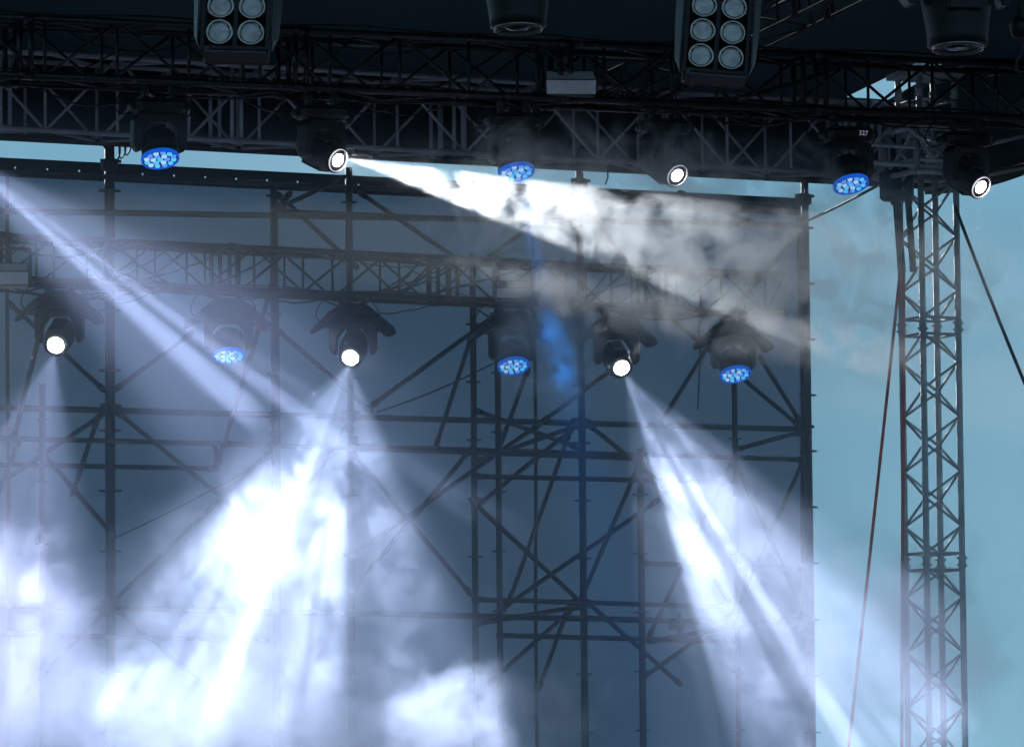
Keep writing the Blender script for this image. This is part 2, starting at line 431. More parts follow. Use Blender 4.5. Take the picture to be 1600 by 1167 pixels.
eh = MB(); eh.loft([[Vector((W_-.07, -.02, z)), Vector((W_+.01, -.02, z)), Vector((W_+.01, .02, z)), Vector((W_-.07, .02, z))] for z in (0, cz-hemh-.01)], smooth=False)
eh.build('side_hem', MAT['hem'], back)

SY, S2 = 39.45, 38.55     # front and rear bays of the scaffold seen through each other
scaf = empty('scaffold', (0, 0, 0), 'dark tube scaffold lattice standing in front of the backdrop cloth', 'scaffold')
def std(px, y0, y1, Y, r=.030, foot=True):
    a = P(px, y0, Y); z1 = 0 if y1 > 1040 else P(px, y1, Y).z
    c = MB(); c.tube((a.x, Y, z1), (a.x, Y, a.z), r, 10); z = z1+.35
    while z < a.z: c.tube((a.x, Y, z), (a.x, Y, z+.012), r*2.3, 10); z += .5
    c.build('standard', MAT['scaf'], scaf)
def bar(p, q, Y, kind='brace', r=.021, Y2=None):
    a, b = P(p[0], p[1], Y), P(q[0], q[1], Y2 or Y); d = (b-a).normalized()
    m = MB().tube(a, b, r, 8)
    for c in (a+d*.05, b-d*.05): m.tube(c-d*.03, c+d*.03, r*1.35, 8)
    m.build(kind, MAT['scaf'], scaf)
for a in ((171, 222, 1100, SY, .042), (66, 600, 1100, S2, .026), (427, 292, 1100, SY-.2, .028), (545, 262, 1100, SY, .030), (776, 395, 1100, S2, .026), (738, 395, 1100, SY, .028),
          (905, 262, 1100, SY, .032), (1000, 700, 1100, S2, .03), (1146, 480, 1100, S2, .025), (1257, 276, 1100, SY+.25, .034)): std(*a)
led = [((-200, 631), (1260, 671)), ((-200, 326), (1260, 352)), ((-200, 941), (1260, 974))]
for p, q in led: bar(p, q, SY-.05, 'ledger', .026)
for p, q, Y in [((-200, 680), (345, 693), S2), ((345, 693), (1000, 716), S2), ((-200, 722), (338, 732), SY), ((545, 697), (1257, 718), SY), ((738, 744), (1146, 753), S2), ((427, 330), (905, 350), S2), ((1000, 880), (1257, 888), S2),
                ((738, 936), (1146, 948), S2), ((776, 992), (1146, 1002), S2), ((-200, 985), (420, 1000), S2), ((-200, 262), (1250, 322), SY)]:
    bar(p, q, Y, 'ledger', .021)
br = [((160, 648), (-30, 775)), ((152, 655), (112, 775)), ((182, 643), (427, 842)), ((425, 331), (540, 276)), ((302, 519), (178, 610)), ((427, 440), (338, 732)), ((338, 688), (338, 736)),
      ((430, 512), (582, 645)), ((578, 636), (780, 488)), ((737, 525), (680, 700)), ((826, 574), (776, 712)), ((960, 574), (846, 660)), ((846, 660), (545, 872)),
      ((898, 666), (740, 722)), ((895, 670), (745, 790)), ((889, 678), (795, 940)), ((918, 662), (1045, 765)), ((785, 950), (1030, 780)), ((735, 780), (912, 945)),
      ((915, 938), (1065, 1070)), ((900, 948), (740, 975)), ((893, 952), (760, 1070)), ((886, 955), (840, 1080)), ((1146, 718), (1012, 998)), ((1257, 960), (1012, 1002)),
      ((1146, 958), (1000, 1062)), ((1028, 480), (1252, 668)), ((1145, 480), (1030, 664)), ((1186, 556), (1252, 662)), ((1146, 703), (1254, 674)), ((455, 300), (430, 330)),
      ((165, 612), (10, 470)), ((20, 690), (75, 470)), ((30, 690), (-40, 860)), ((60, 700), (180, 840)), ((1060, 300), (1180, 350)),
      ((180, 950), (330, 1080)), ((170, 950), (40, 1080)), ((430, 300), (560, 420)), ((1250, 360), (1150, 480)), ((740, 640), (905, 700)), ((545, 660), (430, 850)), ((1146, 715), (1257, 960)), ((1146, 960), (1257, 716)), ((1000, 720), (1146, 950)), ((908, 310), (1030, 480)), ((908, 935), (1000, 722)), ((560, 300), (737, 420)), ((738, 420), (905, 300)), ((545, 700), (737, 930)), ((737, 700), (545, 930)), ((171, 945), (427, 700))]
for i, (p, q) in enumerate(br): bar(p, q, SY-.12 if i % 2 else S2+.1, 'brace', .0205)
# couplers at the nodes
for px, py in ((171, 640), (905, 662), (1255, 672), (905, 944), (171, 945), (1255, 975), (545, 650), (1030, 485), (1058, 975), (905, 288), (171, 258), (1255, 312)):
    q = P(px, py, SY-.08); c = MB(); c.box(q, (.13, .11, .10), None, .02); c.tube(q+Vector((-.09, -.03, .03)), q+Vector((.09, -.03, .03)), .014); c.tube(q+Vector((0, -.05, -.09)), q+Vector((0, -.05, .09)), .016)
    c.build('coupler', MAT['scaf'], scaf)

# ------------------------------------------------------------------ moving heads
def yoke_mb(wd=.195, arm=.24, dep=.055):
    m = MB()
    out = [(-wd+.03, -arm-.03), (-wd, -arm+.01), (-wd, -.05), (-wd+.045, 0), (wd-.045, 0), (wd, -.05), (wd, -arm+.01), (wd-.03, -arm-.03)]
    t = .062
    inn = [(-wd+t-.01, -arm-.03), (-wd+t, -arm+.01), (-wd+t+.005, -.135), (-.075, -.062), (.075, -.062), (wd-t-.005, -.135), (wd-t, -arm+.01), (wd-t+.01, -arm-.03)]
    rings = []
    for (ox, oz), (ix, iz) in zip(out, inn):
        d2 = dep*(1.0 if oz > -.1 else .85)
        cx, cz_ = (ox+ix)/2, (oz+iz)/2; b = .86
        f = lambda x, z, s: Vector((cx+(x-cx)*s, 0, cz_+(z-cz_)*s))
        rings.append([f(ox, oz, b)+Vector((0, -d2, 0)), f(ox, oz, 1)+Vector((0, -d2*.75, 0)), f(ox, oz, 1)+Vector((0, d2*.75, 0)), f(ox, oz, b)+Vector((0, d2, 0)),
                      f(ix, iz, b)+Vector((0, d2, 0)), f(ix, iz, 1)+Vector((0, d2*.75, 0)), f(ix, iz, 1)+Vector((0, -d2*.75, 0)), f(ix, iz, b)+Vector((0, -d2, 0))])
    m.loft(rings, smooth=False)
    return m
PIV = -.225
def fixture(kind, label, group, lamp=None, cover=False):
    """moving head hung upside down; origin at the underside of the chord, aim set later"""
    root = empty('moving_light', (0, 0, 0), label, 'stage light', group)
    b = MB(); b.box((0, 0, -.14), (.37, .22, .085), None, .035); b.box((0, 0, -.095), (.30, .19, .02), None, .01)
    for s in (-1, 1): b.tube((s*.185, -.06, -.14), (s*.185, .06, -.14), .03, 12)
    b.lathe([(.06, -.19), (.075, -.182)], 20)
    base = b.build('base', MAT['plastic'], root)
    for s in (-1, 1):
        c = MB(); c.box((s*.10, 0, -.065), (.035, .06, .05)); c.tube((s*.10-.025, 0, -.01), (s*.10+.025, 0, -.01), .036, 14); c.tube((s*.10, -.05, -.03), (s*.10, .05, -.03), .009)
        c.build('clamp', MAT['bracket'], base)
    d = MB(); d.box((.07, -.1135, -.135), (.10, .004, .04)); d.build('display', MAT['glass'], base)
    for k, (x0, yy) in enumerate(((-.12, .10), (.13, .09))):
        cb = MB(); cb.path([Vector((x0+.16*math.sin(t*math.pi)*(1 if k else -1), yy+.03*t, -.15+.19*t-.16*math.sin(t*math.pi)*(1-t))) for t in [i/14 for i in range(15)]], .0055)
        cb.build('power_lead', MAT['cable'], root)
    yk = yoke_mb().build('yoke', MAT['plastic2'], root); yk.location = (0, 0, -.19)
    md = yk.modifiers.new('b', 'BEVEL'); md.width = .006; md.segments = 2
    h = MB()
    if kind == 'wash':   # wide drum, lens plane facing local +z
        h.lathe([(.03, -.12), (.075, -.115), (.105, -.09), (.118, -.05), (.120, -.01), (.128, .0), (.128, .02), (.124, .035), (.126, .07), (.131, .075), (.131, .10), (.122, .104)], 40)
        for k in range(10):
            a = k*2*math.pi/10; h.box((0, 0, 0), (.012, .02, .07), Matrix.Rotation(a, 4, 'Z') @ Matrix.Translation((.119, 0, -.045)))
        head = h.build('head', MAT['plastic'], root)
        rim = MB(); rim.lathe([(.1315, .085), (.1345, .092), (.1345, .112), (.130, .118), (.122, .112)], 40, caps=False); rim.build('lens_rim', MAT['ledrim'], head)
        pts = [(0, 0)]+[(.0500*math.cos(k*math.pi/3+.2), .0500*math.sin(k*math.pi/3+.2)) for k in range(6)]+[(.0965*math.cos(k*math.pi/6+.05), .0965*math.sin(k*math.pi/6+.05)) for k in range(12)]
        for k, (x, y) in enumerate(pts):
            MB().lathe([(.0195, .103), (.0195, .109), (.017, .115), (.010, .119), (.003, .1205)], 16, Matrix.Translation((x, y, 0))).build('led_lens', MAT[('led1', 'led2', 'led3')[(k*7+k//3) % 3]], head)
    else:
        h.lathe([(.04, -.20), (.085, -.19), (.105, -.15), (.112, -.05), (.118, .0), (.112, .05), (.105, .10), (.098, .15), (.098, .175), (.088, .178)], 40)
        h.box((0, .095, -.02), (.12, .05, .20), None, .01); h.box((0, -.095, -.02), (.12, .05, .20), None, .01)
        for k in range(6): h.box((0, .118, -.10+k*.022), (.10, .01, .008))
        head = h.build('head', MAT['plastic'], root)
        if not cover: MB().lathe([(.084, .1785), (.084, .189), (.080, .189), (.080, .183)], 40, caps=False).build('lens_ring', MAT['ring_white'] if lamp else MAT['ring'], head)
        if not cover: MB().lathe([(.0795, .187), (.078, .178), (.072, .176), (.068, .150)], 40, caps=False).build('bezel', MAT['ring'], head)
        k = 1.0 if cover else .76
        MB().lathe([(.069*k, .168), (.064*k, .178), (.040*k, .187), (.004, .190)], 32).build('lens', MAT['lens_hot' if cover else 'lens_white'] if lamp else MAT['glass'], head)
    head.location = (0, 0, -.19+PIV)
    if cover:
        c = MB(); rings = []; n = 48
        rr = random.Random(9)
        ph = [rr.uniform(0, 6.28) for _ in range(5)]
        for t in [i/10 for i in range(11)]:
            rg = []
            for k in range(n):
                a = 2*math.pi*k/n; ca, sa = math.cos(a), math.sin(a)
                ex = .11+.25*(t**.9); ey = .09+.10*t
                sx = math.copysign(abs(ca)**.55, ca); sy = math.copysign(abs(sa)**.7, sa)
                zz = -.055 - .19*t - .05*t*t*abs(ca)**6 + .055*t*t*(abs(sa)**3)*(1 if sa < 0 else .4)
                wv = t*.012*(math.sin(5*a+ph[0])+.7*math.sin(9*a+ph[1]))
                rg.append(Vector((sx*ex*(1+.0*t)+wv, sy*ey+wv, zz+wv*.6)))
            rings.append(rg)
        c.loft(rings, caps=False)
        c.add(rings[0], [list(range(n))])
        cv = c.build('rain_cover', MAT['hood'], root); md = cv.modifiers.new('t', 'SOLIDIFY'); md.thickness = .006
    return root
def aim(root, d):
    """pan the yoke and tilt the head so that the lens looks along d"""
    d = d.normalized(); pan = math.atan2(d.x, -d.y)        # the yoke's axis is local x
    for ch in root.children:
        nm = ch.name.split('.')[0]
        if nm == 'yoke': ch.rotation_euler = (0, 0, pan)
        if nm == 'head':
            q = d.to_track_quat('Z', 'Y')
            z = d; x = Vector((math.cos(pan), math.sin(pan), 0)); y = z.cross(x)
            ch.rotation_mode = 'QUATERNION'; ch.rotation_quaternion = Matrix((x, y, z)).transposed().to_quaternion()
GW = 'wash lights with blue LED faces'; GS = 'spot lights with round white lenses'
proto = {}
def put(kind, px, py, lens_dy, along, d, label, cover=False, lamp=True, Y=None, s=1.0, yaw=None):
    """hang a light so its pivot is seen at (px,py)"""
    key = (kind, cover, lamp)
    grp = (GW if kind == 'wash' else GS) if lamp or kind == 'wash' else 'unlit dark moving lights near the camera'
    if key not in proto: proto[key] = o = fixture(kind, label, grp, lamp, cover)
    else: o = copy_tree(proto[key])
    o['label'] = label
    A, B = along
    # intersect the viewing ray column with the upright plane through the chord
    dd = ray(px, py); nrm = (B-A).cross(Vector((0, 0, 1)))
    t = (A-CAM).dot(nrm)/dd.dot(nrm); q = CAM+dd*t
    o.location = (q.x, q.y, A.z-.012 if Y is None else Y)
    o.scale = (s, s, s)
    o.rotation_euler = (0, 0, 0)
    for ch in o.children:
        nm = ch.name.split('.')[0]
        if nm in ('base', 'rain_cover'): ch.rotation_euler = (0, 0, math.atan2((B-A).y, (B-A).x) + (yaw or 0))
    aim(o, d)
    bpy.context.view_layer.update()
    return o
fl = (FT(0, .5, 0), FT(FL, .5, 0)); bl_ = (BT(0, .5, 0), BT(BL, .5, 0))
spots = []
# ---- real lamps: one spot in each lit head, with a gobo that splits the beam
def gobo(ld, lobes, base, soft=.10):
    ld.use_nodes = True; t = ld.node_tree; t.nodes.clear(); N = t.nodes.new; L = t.links.new
    out = N('ShaderNodeOutputLight'); em = N('ShaderNodeEmission'); L(em.outputs[0], out.inputs[0])
    tc = N('ShaderNodeTexCoord'); sp = N('ShaderNodeSeparateXYZ'); L(tc.outputs['Normal'], sp.inputs[0])
    def mth(op, a, b=None):
        m = N('ShaderNodeMath'); m.operation = op
        for i, v in enumerate((a, b)):
            if v is None: continue
            if isinstance(v, (int, float)): m.inputs[i].default_value = v
            else: L(v, m.inputs[i])
        return m.outputs[0]
    az = mth('ABSOLUTE', sp.outputs[2]); az = mth('MULTIPLY', az, -1.0); u = mth('DIVIDE', sp.outputs[0], az); v = mth('DIVIDE', sp.outputs[1], az)
    acc = None
    for (lu, lv, rad, gain) in lobes:
        du = mth('SUBTRACT', u, lu); dv = mth('SUBTRACT', v, lv)
        r = mth('SQRT', mth('ADD', mth('MULTIPLY', du, du), mth('MULTIPLY', dv, dv)))
        mr = N('ShaderNodeMapRange'); mr.interpolation_type = 'SMOOTHSTEP'; L(r, mr.inputs[0])
        mr.inputs[1].default_value = rad*(1-soft*2) if rad*(1-soft*2) > 0 else 0; mr.inputs[2].default_value = rad*(1+soft*3); mr.inputs[3].default_value = gain; mr.inputs[4].default_value = 0
        acc = mr.outputs[0] if acc is None else mth('ADD', acc, mr.outputs[0])
    acc = mth('ADD', acc, base) if acc else base
    lf = N('ShaderNodeLightFalloff'); lf.inputs['Strength'].default_value = 1.0      # zoom optics: a nearly parallel beam fades slowly
    if not isinstance(acc, (int, float)): L(acc, lf.inputs['Strength'])
    else: lf.inputs['Strength'].default_value = acc
    L(lf.outputs['Linear'], em.inputs[1])
def lamp(root, d, power, size, col, lobes=None, base=.12, rad=.03, blend=.25):
    """d is the beam's direction; local frame: x right in the photo, y up"""
    ld = bpy.data.lights.new('bulb', 'SPOT'); ld.energy = power; ld.spot_size = R(size); ld.spot_blend = blend; ld.shadow_soft_size = rad; ld.color = col
    o = bpy.data.objects.new('bulb', ld); COL.objects.link(o)
    d = d.normalized(); z = -d
    y = (up - z*up.dot(z)).normalized(); x = y.cross(z)
    off = .22 if power > 0 else 0
    o.parent = root; o.location = Vector((0, 0, -.19+PIV)) + d*off
    o.rotation_mode = 'QUATERNION'; o.rotation_quaternion = Matrix((x, y, z)).transposed().to_quaternion()
    if lobes is not None: gobo(ld, lobes, base)
    return o
def vimg(theta, ang):
    """direction at theta from the axis towards the camera, running in the photo at ang degrees from straight down (positive right)"""
    th, a = R(theta), R(ang); return vd(math.cos(th), math.sin(th)*math.sin(a), math.sin(th)*math.cos(a))

dw = vd(.42, .13, .90)
w1 = put('wash', 248, 215, 0, fl, dw, 'blue-faced wash light hanging leftmost under the upper truss, above the strip of sky')
w2 = put('wash', 803, 235, 0, fl, vd(.40, .16, .90), 'blue-faced wash light at the middle of the upper truss, between two white spots')
w3 = put('wash', 1325, 255, 0, fl, vd(.43, .18, .88), 'blue-faced wash light with small lit 327 on its base, beside the tower')
s1 = put('spot', 503, 225, 0, fl, vimg(48, 62), 'white spot light under the upper truss, source of the smoky beam running right')
s2 = put('spot', 1038, 250, 0, fl, vimg(42, 48), 'white spot light under the upper truss above the right part of the backdrop')
s3 = put('spot', 1510, 278, 0, fl, vimg(45, 50), 'white spot light hanging right of the tower, rightmost of all lights')
s0 = put('spot', -95, 205, 0, fl, vimg(45, 50), 'white spot light just outside the left edge, source of the long violet beam')
b1 = put('spot', 93, 530, 0, bl_, vimg(22, -14), 'bright white spot light under a rain cover, leftmost on the lower truss', True)
b2 = put('spot', 552, 545, 0, bl_, vimg(25, -14), 'bright white spot light under a rain cover, above the brightest smoke', True)
b3 = put('spot', 963, 560, 0, bl_, vimg(28, 30), 'bright white spot light under a rain cover, between two blue-faced lights on the lower truss', True)
k1 = put('wash', 357, 538, 0, bl_, vd(.40, .05, .9), 'blue-faced wash light with rain cover, left on the lower truss behind the violet beam', True)
k2 = put('wash', 800, 552, 0, bl_, vd(.48, .12, .87), 'blue-faced wash light with rain cover beside the blue puff of smoke', True)
k3 = put('wash', 1146, 565, 0, bl_, vd(.47, .14, .87), 'blue-faced wash light with rain cover, rightmost on the lower truss near the cloth edge', True)
# dark unlit heads close to the camera, hung from the downstage truss
dl = (DT(0, .5, 0), DT(DL, .5, 0))
def dark(px, py, label, s):
    q = P(px, py, DY+.2); o = put('spot', px, py, 0, dl, vd(.15, .02, .98), label, False, False, q.z+.445*s, s)
    r_ = MB(); r_.tube((0, 0, -.05), (0, 0, (dl[0].z-o.location.z)/s), .02); r_.build('drop_bar', MAT['truss'], o)
dark(808, -22, 'dark round unlit light cut by the top edge at the centre', 1.35)
dark(1494, 4, 'large dark unlit light cut by the top edge above the tower', 1.5)

# the number on the right wash light's base
tcv = bpy.data.curves.new('digits', 'FONT'); tcv.body = '327'; tcv.size = .05; tcv.align_x = 'CENTER'; tcv.extrude = .0006
to = bpy.data.objects.new('digits_tmp', tcv); COL.objects.link(to); bpy.context.view_layer.update()
me = bpy.data.meshes.new_from_object(to.evaluated_get(bpy.context.evaluated_depsgraph_get())); bpy.data.objects.remove(to)
me.materials.clear(); me.materials.append(MAT['digits'])
dg = bpy.data.objects.new('display_digits', me); COL.objects.link(dg)
base3 = [c for c in w3.children if c.name.startswith('base')][0]
dg.parent = base3; dg.location = (.075, -.117, -.152); dg.rotation_euler = (R(90), 0, 0)

WB = (.59, .69, 1.0); NW = (.93, .97, 1.0); BLUE = (.02, .28, 1.0)
K = 1.0
lamp(s1, vimg(50, 74), 2400*K, 12.0, NW, [], 1.0, .015, .06)
lamp(s0, vimg(66, 52), 5400*K, 38, (.60, .66, 1.0), [(.085, .0, .017, 9.0), (.03, 0, .012, 4.0), (-.115, .0, .030, 5.5), (-.20, 0, .012, 2.0), (.0, .0, .22, .33), (.20, 0, .018, 2.5), (.27, 0, .015, 1.5)], .10, .02, .5)
lamp(b1, vimg(35, -10), 850*K, 38, (.60, .65, 1.0), [(-.19, 0, .035, 4.5), (-.27, 0, .02, 2.0), (.12, 0, .03, 1.8), (.03, 0, .015, 1.5), (.05, 0, .2, .9)], .35, .02, .3)
lamp(b2, vimg(35, -11), 1250*K, 48, WB, [(-.086, 0, .018, 6), (-.27, 0, .018, 2.6), (-.22, 0, .02, 1.8), (-.16, 0, .014, 2.0), (-.19, 0, .13, 1.5), (.03, 0, .018, 2.0), (.075, 0, .014, 2.4), (.105, 0, .02, 1.6), (-.01, 0, .13, 1.0), (.29, 0, .09, .8)], .35, .02, .3)
lamp(b3, vimg(40, 27.5), 1650*K, 36, WB, [(-.10, 0, .05, 2.6), (-.15, 0, .012, 2.0), (-.19, 0, .012, 1.5), (-.04, 0, .012, 2.6), (.04, 0, .018, 4.2), (.085, 0, .01, 1.5), (.13, 0, .012, 1.5), (.04, .0, .17, .6), (.22, 0, .05, .9)], .2, .02, .3)
lamp(w2, vimg(85, 13), 3300*K, 13, BLUE, None, 1.0, .05, .9)
for o_, pw in ((w1, 60), (k2, 20)):
    lamp(o_, vd(.1, .08, 1), pw*K, 38, BLUE, None, 0, .1, .8)

# ------------------------------------------------------------------ blinders
def blinder(px, py, label, ang, rows_shift=0):
    q = P(px, py, DY)
    root = empty('blinder_light', q, label, 'stage light', 'eight-lamp blinder lights hanging at the top')
    X = (rt.x, rt.y, 0); X = Vector(X).normalized(); yaw = math.atan2(X.y, X.x)
    root.rotation_euler = (R(-14), R(ang), yaw)
    b = MB(); b.box((0, .12, 0), (.30, .10, .62), None, .02); b.box((0, .05, .295), (.30, .09, .03)); b.box((0, .05, -.295), (.30, .09, .03))
    for s in (-1, 1): b.box((s*.145, -.012, 0), (.016, .03, .62)); 
    b.box((0, -.012, -.303), (.27, .03, .016)); b.box((0, -.012, .303), (.27, .03, .016)); b.box((0, -.006, 0), (.02, .02, .59))
    body = b.build('housing', MAT['plastic'], root)
    for s in (-1, 1):
        w_ = MB(); w_.loft([[Vector((s*(.165+dx), y, z)) for dx, y in ((0, -.03), (.006, -.03), (.006+.03*t, .10), (.03*t, .10))] for z, t in ((-.27, -.3), (-.20, .7), (.0, 1), (.27, 1))], smooth=False)
        w_.build('side_wing', MAT['bracket'], root)
    w_ = MB(); w_.box((.01, .02, -.325), (.27, .11, .01)); w_.box((-.125, .02, -.315), (.02, .10, .03)); w_.build('bottom_flap', MAT['bracket'], root)
    for i in range(4):
        for sx in (-1, 1):
            Mx = Matrix.Translation((sx*.071, -.005, -.225+i*.128)) @ Matrix.Rotation(R(90), 4, 'X')
            l = MB().lathe([(.058, 0), (.062, .006), (.062, .014), (.056, .018), (.050, .012), (.044, .0), (.040, -.004)], 36, Mx, caps=False).build('reflector', MAT['lensg'], root)
            MB().lathe([(.043, .004), (.0425, -.015), (.038, -.035), (.028, -.052), (.014, -.061), (.002, -.063)], 28, Mx).build('lamp_bowl', MAT['bowl'], l)
    y_ = MB(); zt = (DT(0, 0, 0).z - q.z)
    y_.tube((-.17, .06, .1), (-.17, .06, zt*.95), .012); y_.tube((.17, .06, .1), (.17, .06, zt*.95), .012); y_.tube((-.17, .06, zt*.95), (.17, .06, zt*.95), .014); y_.tube((0, .06, zt*.95), (0, .06, zt), .02)
    y_.build('hanging_bracket', MAT['truss'], root)
blinder(371, -19, 'left blinder with glass lamps in two columns, cut by the top edge', 2)
blinder(1123, 22, 'right blinder showing three rows of lamps in two columns, at the top edge', 5)

# ------------------------------------------------------------------ flood boxes on the trusses
def flood(px, py, Y, label, s=1.0):
    q = P(px, py, Y); root = empty('flood_light', q, label, 'flood light', 'boxy pale flood lights on the trusses')
    root.rotation_euler = (0, 0, -PSI*.8); root.scale = (s, s, s)
    b = MB(); rg = []
    for z, hw, y0 in ((-.10, .165, -.14), (-.085, .18, -.155), (.02, .185, -.16), (.10, .175, -.06)):
        rg.append([Vector((-hw, y0, z)), Vector((hw, y0, z)), Vector((hw, .08, z)), Vector((-hw, .08, z))])
    b.loft(rg, smooth=False); body = b.build('housing', MAT['bracket'], root)
    MB().loft([[Vector((-hw, y-.004, z)), Vector((hw, y-.004, z)), Vector((hw, y-.001, z)), Vector((-hw, y-.001, z))] for z, hw, y in ((-.083, .175, -.156), (.015, .178, -.160))], smooth=False).build('diffuser', MAT['panel'], body)
    MB().loft([[Vector((-hw, y-.004, z)), Vector((hw, y-.004, z)), Vector((hw, y+.002, z)), Vector((-hw, y+.002, z))] for z, hw, y in ((.026, .176, -.154), (.092, .168, -.068))], smooth=False).build('visor', MAT['panel'], body)
    m = MB(); m.tube((-.195, -.03, -.02), (-.195, -.03, .22), .012); m.tube((.195, -.03, -.02), (.195, -.03, .22), .012); m.tube((-.195, -.03, .22), (.195, -.03, .22), .012); m.tube((-.2, -.03, -.02), (.2, -.03, -.02), .01)
    m.build('bracket', MAT['truss'], root)
flood(889, 134, FY-.42, 'pale grey flood light box mounted on the upper truss, right of centre')
flood(801, 455, BY-.35, 'pale flood light box on the lower truss above the middle blue-faced light', .80)
flood(10, 431, BY-.35, 'pale flood light box on the lower truss, cut by the left edge', .95)

# ------------------------------------------------------------------ cables, straps, ropes
def cable(pts, r, label, cat, mat='cable', name='cable', group=None):
    o = MB().path(pts, r).build(name, MAT[mat]); return tag(o, label, cat, group)
def sagline(a, b, sag, n=14):
    return [a.lerp(b, i/n)+Vector((0, 0, -sag*4*(i/n)*(1-i/n))) for i in range(n+1)]
TT = TY-.05
cable(sagline(P(1492, 322, TT), P(1640, 690, TT-2), .04), .016, 'black guy cable running from the tower down to the right edge', 'cable')
cable(sagline(P(1372, 290, TT-.1), P(1225, 362, CY-.08), .01), .012, 'black rope from the roof corner down to the backdrop edge', 'rope', name='rope')
def strap(p0, p1, wd, label):
    m = MB(); m.loft([[p+rt*(sx*wd)+fw*(sy*.003) for sx, sy in ((-1, -1), (1, -1), (1, 1), (-1, 1))] for p in sagline(p0, p1, .02, 8)], smooth=False)
    return tag(m.build('ratchet_strap', MAT['red']), label, 'strap')
strap(P(1407, 420, TT-.15), P(1325, 1180, TT-.8), .013, 'thin red strap slanting down to the left of the tower')
strap(P(1412, 425, TT-.15), P(1409, 1180, TT), .014, 'red strap hanging straight down along the left side of the tower')
# chain hoist box
hq = P(1401, 291, TT+.45); hb = MB(); hb.box((0, 0, 0), (.27, .2, .26), None, .04); hb.box((0, 0, .14), (.2, .14, .03), None, .01)
ho = hb.build('housing', MAT['blue']); hr = empty('hoist', hq, 'dark blue boxy chain hoist hanging left of the tower head', 'hoist'); ho.parent = hr
MB().tube((0, 0, .14), (0, 0, .55), .012).build('chain', MAT['cable'], hr); hk = MB(); hk.tube((-.10, -.08, -.13), (-.08, -.08, -.17), .02); hk.tube((.09, -.08, -.13), (.08, -.08, -.17), .02); hk.build('foot', MAT['cable'], hr)
# hook and loops above the left standard
q = P(176, 235, SY-.15); lo = MB()
for k in range(3):
    c = q+Vector((.03+.05*k, 0, .03*k)); lo.path([c+Vector((.03*math.sin(t), .02*math.cos(t*2), -.12*(1-math.cos(t))*.8+.10)) for t in [i*2*math.pi/18 for i in range(19)]], .007)
lo.path([q+Vector((-.05+.03*math.cos(t), 0, .05+.04*math.sin(t))) for t in [i*2*math.pi/14 for i in range(15)]], .009)
lo.tube(q+Vector((0, 0, -.1)), q+Vector((0, 0, .30)), .012)
tag(lo.build('cable_loop', MAT['cable']), 'hook with black cable loops above the left scaffold post, in the strip of sky', 'cable')
cable([P(x, y, RY0-.1) for x, y in ((962, 250), (952, 254), (948, 264), (950, 276), (946, 288))], .008, 'short black cable end dangling from the roof edge over the sky strip', 'cable')
cable([P(x, y, FY+.1) for x, y in ((546, 236), (548, 243), (552, 244), (556, 240), (556, 233))], .006, 'small black loop hanging right of the white spot with the smoky beam', 'cable')
cable(sagline(P(589, 644, SY-.2), P(785, 560, SY-.6), .03), .008, 'thin black cable rising to the middle blue-faced light on the lower truss', 'cable')
cable(sagline(P(176, 842, SY-.2), P(427, 712, SY-.2), .02), .008, 'thin black cable behind the smoke left of centre', 'cable')
cable([P(1093, 500, SY-.3), P(1094, 560, SY-.3), P(1090, 640, SY-.3)], .006, 'thin cable hanging down left of the rightmost covered blue-faced light', 'cable')
rnd = random.Random(11)
def clutter(fn, L_, n, name, label, r=.008, hgt=1.0):
    m = MB()
    for k in range(n):
        x = rnd.uniform(0, L_-1.6); ln = rnd.uniform(.5, 1.5); s0 = rnd.uniform(-.05, 1.0); h0 = rnd.choice((0.02, .02, 1.02)); h1 = rnd.choice((.02, 1.02, h0))
        a = fn(x, s0, h0); b = fn(x+ln, max(-.05, min(1.05, s0+rnd.uniform(-.3, .3))), h1)
        m.path([p+Vector((0, rnd.uniform(-.006, .006), rnd.uniform(-.006, .006))) for p in sagline(a, b, rnd.uniform(.01, .16))], r*rnd.uniform(.6, 1.2), 5)
    for k in range(5):   # long runs taped along the chords
        s0 = rnd.uniform(-.1, .9); h0 = (0.05, 1.06, .08, 1.1, .06)[k]
        m.path([fn(L_*i/60, s0+.03*math.sin(i*.9+k), h0+.03*math.sin(i*.7+k*2)) for i in range(61)], r, 5)
    return tag(m.build(name, MAT['cable']), label, 'cables', kind='stuff')
clutter(FT, FL, 34, 'cable_bundle', 'tangle of black cables along the upper truss')
clutter(BT, BL, 40, 'cable_bundle', 'tangle of sagging cables inside the lower truss')
# small lamp-hook hanging at the far right
q = P(1592, 42, DY+.3); m = MB(); m.lathe([(.01, .05), (.04, .03), (.05, 0), (.035, -.05), (.012, -.06)], 16, Matrix.Translation(q)); m.tube(q+Vector((0, 0, .05)), Vector((q.x, q.y, DT(0, 0, 0).z)), .008)
m.path([q+Vector((.02*math.sin(i), 0, -.05-.03*i)) for i in range(8)], .005)
tag(m.build('hanging_hook', MAT['cable']), 'small black hook block hanging near the right edge at the top', 'hook')

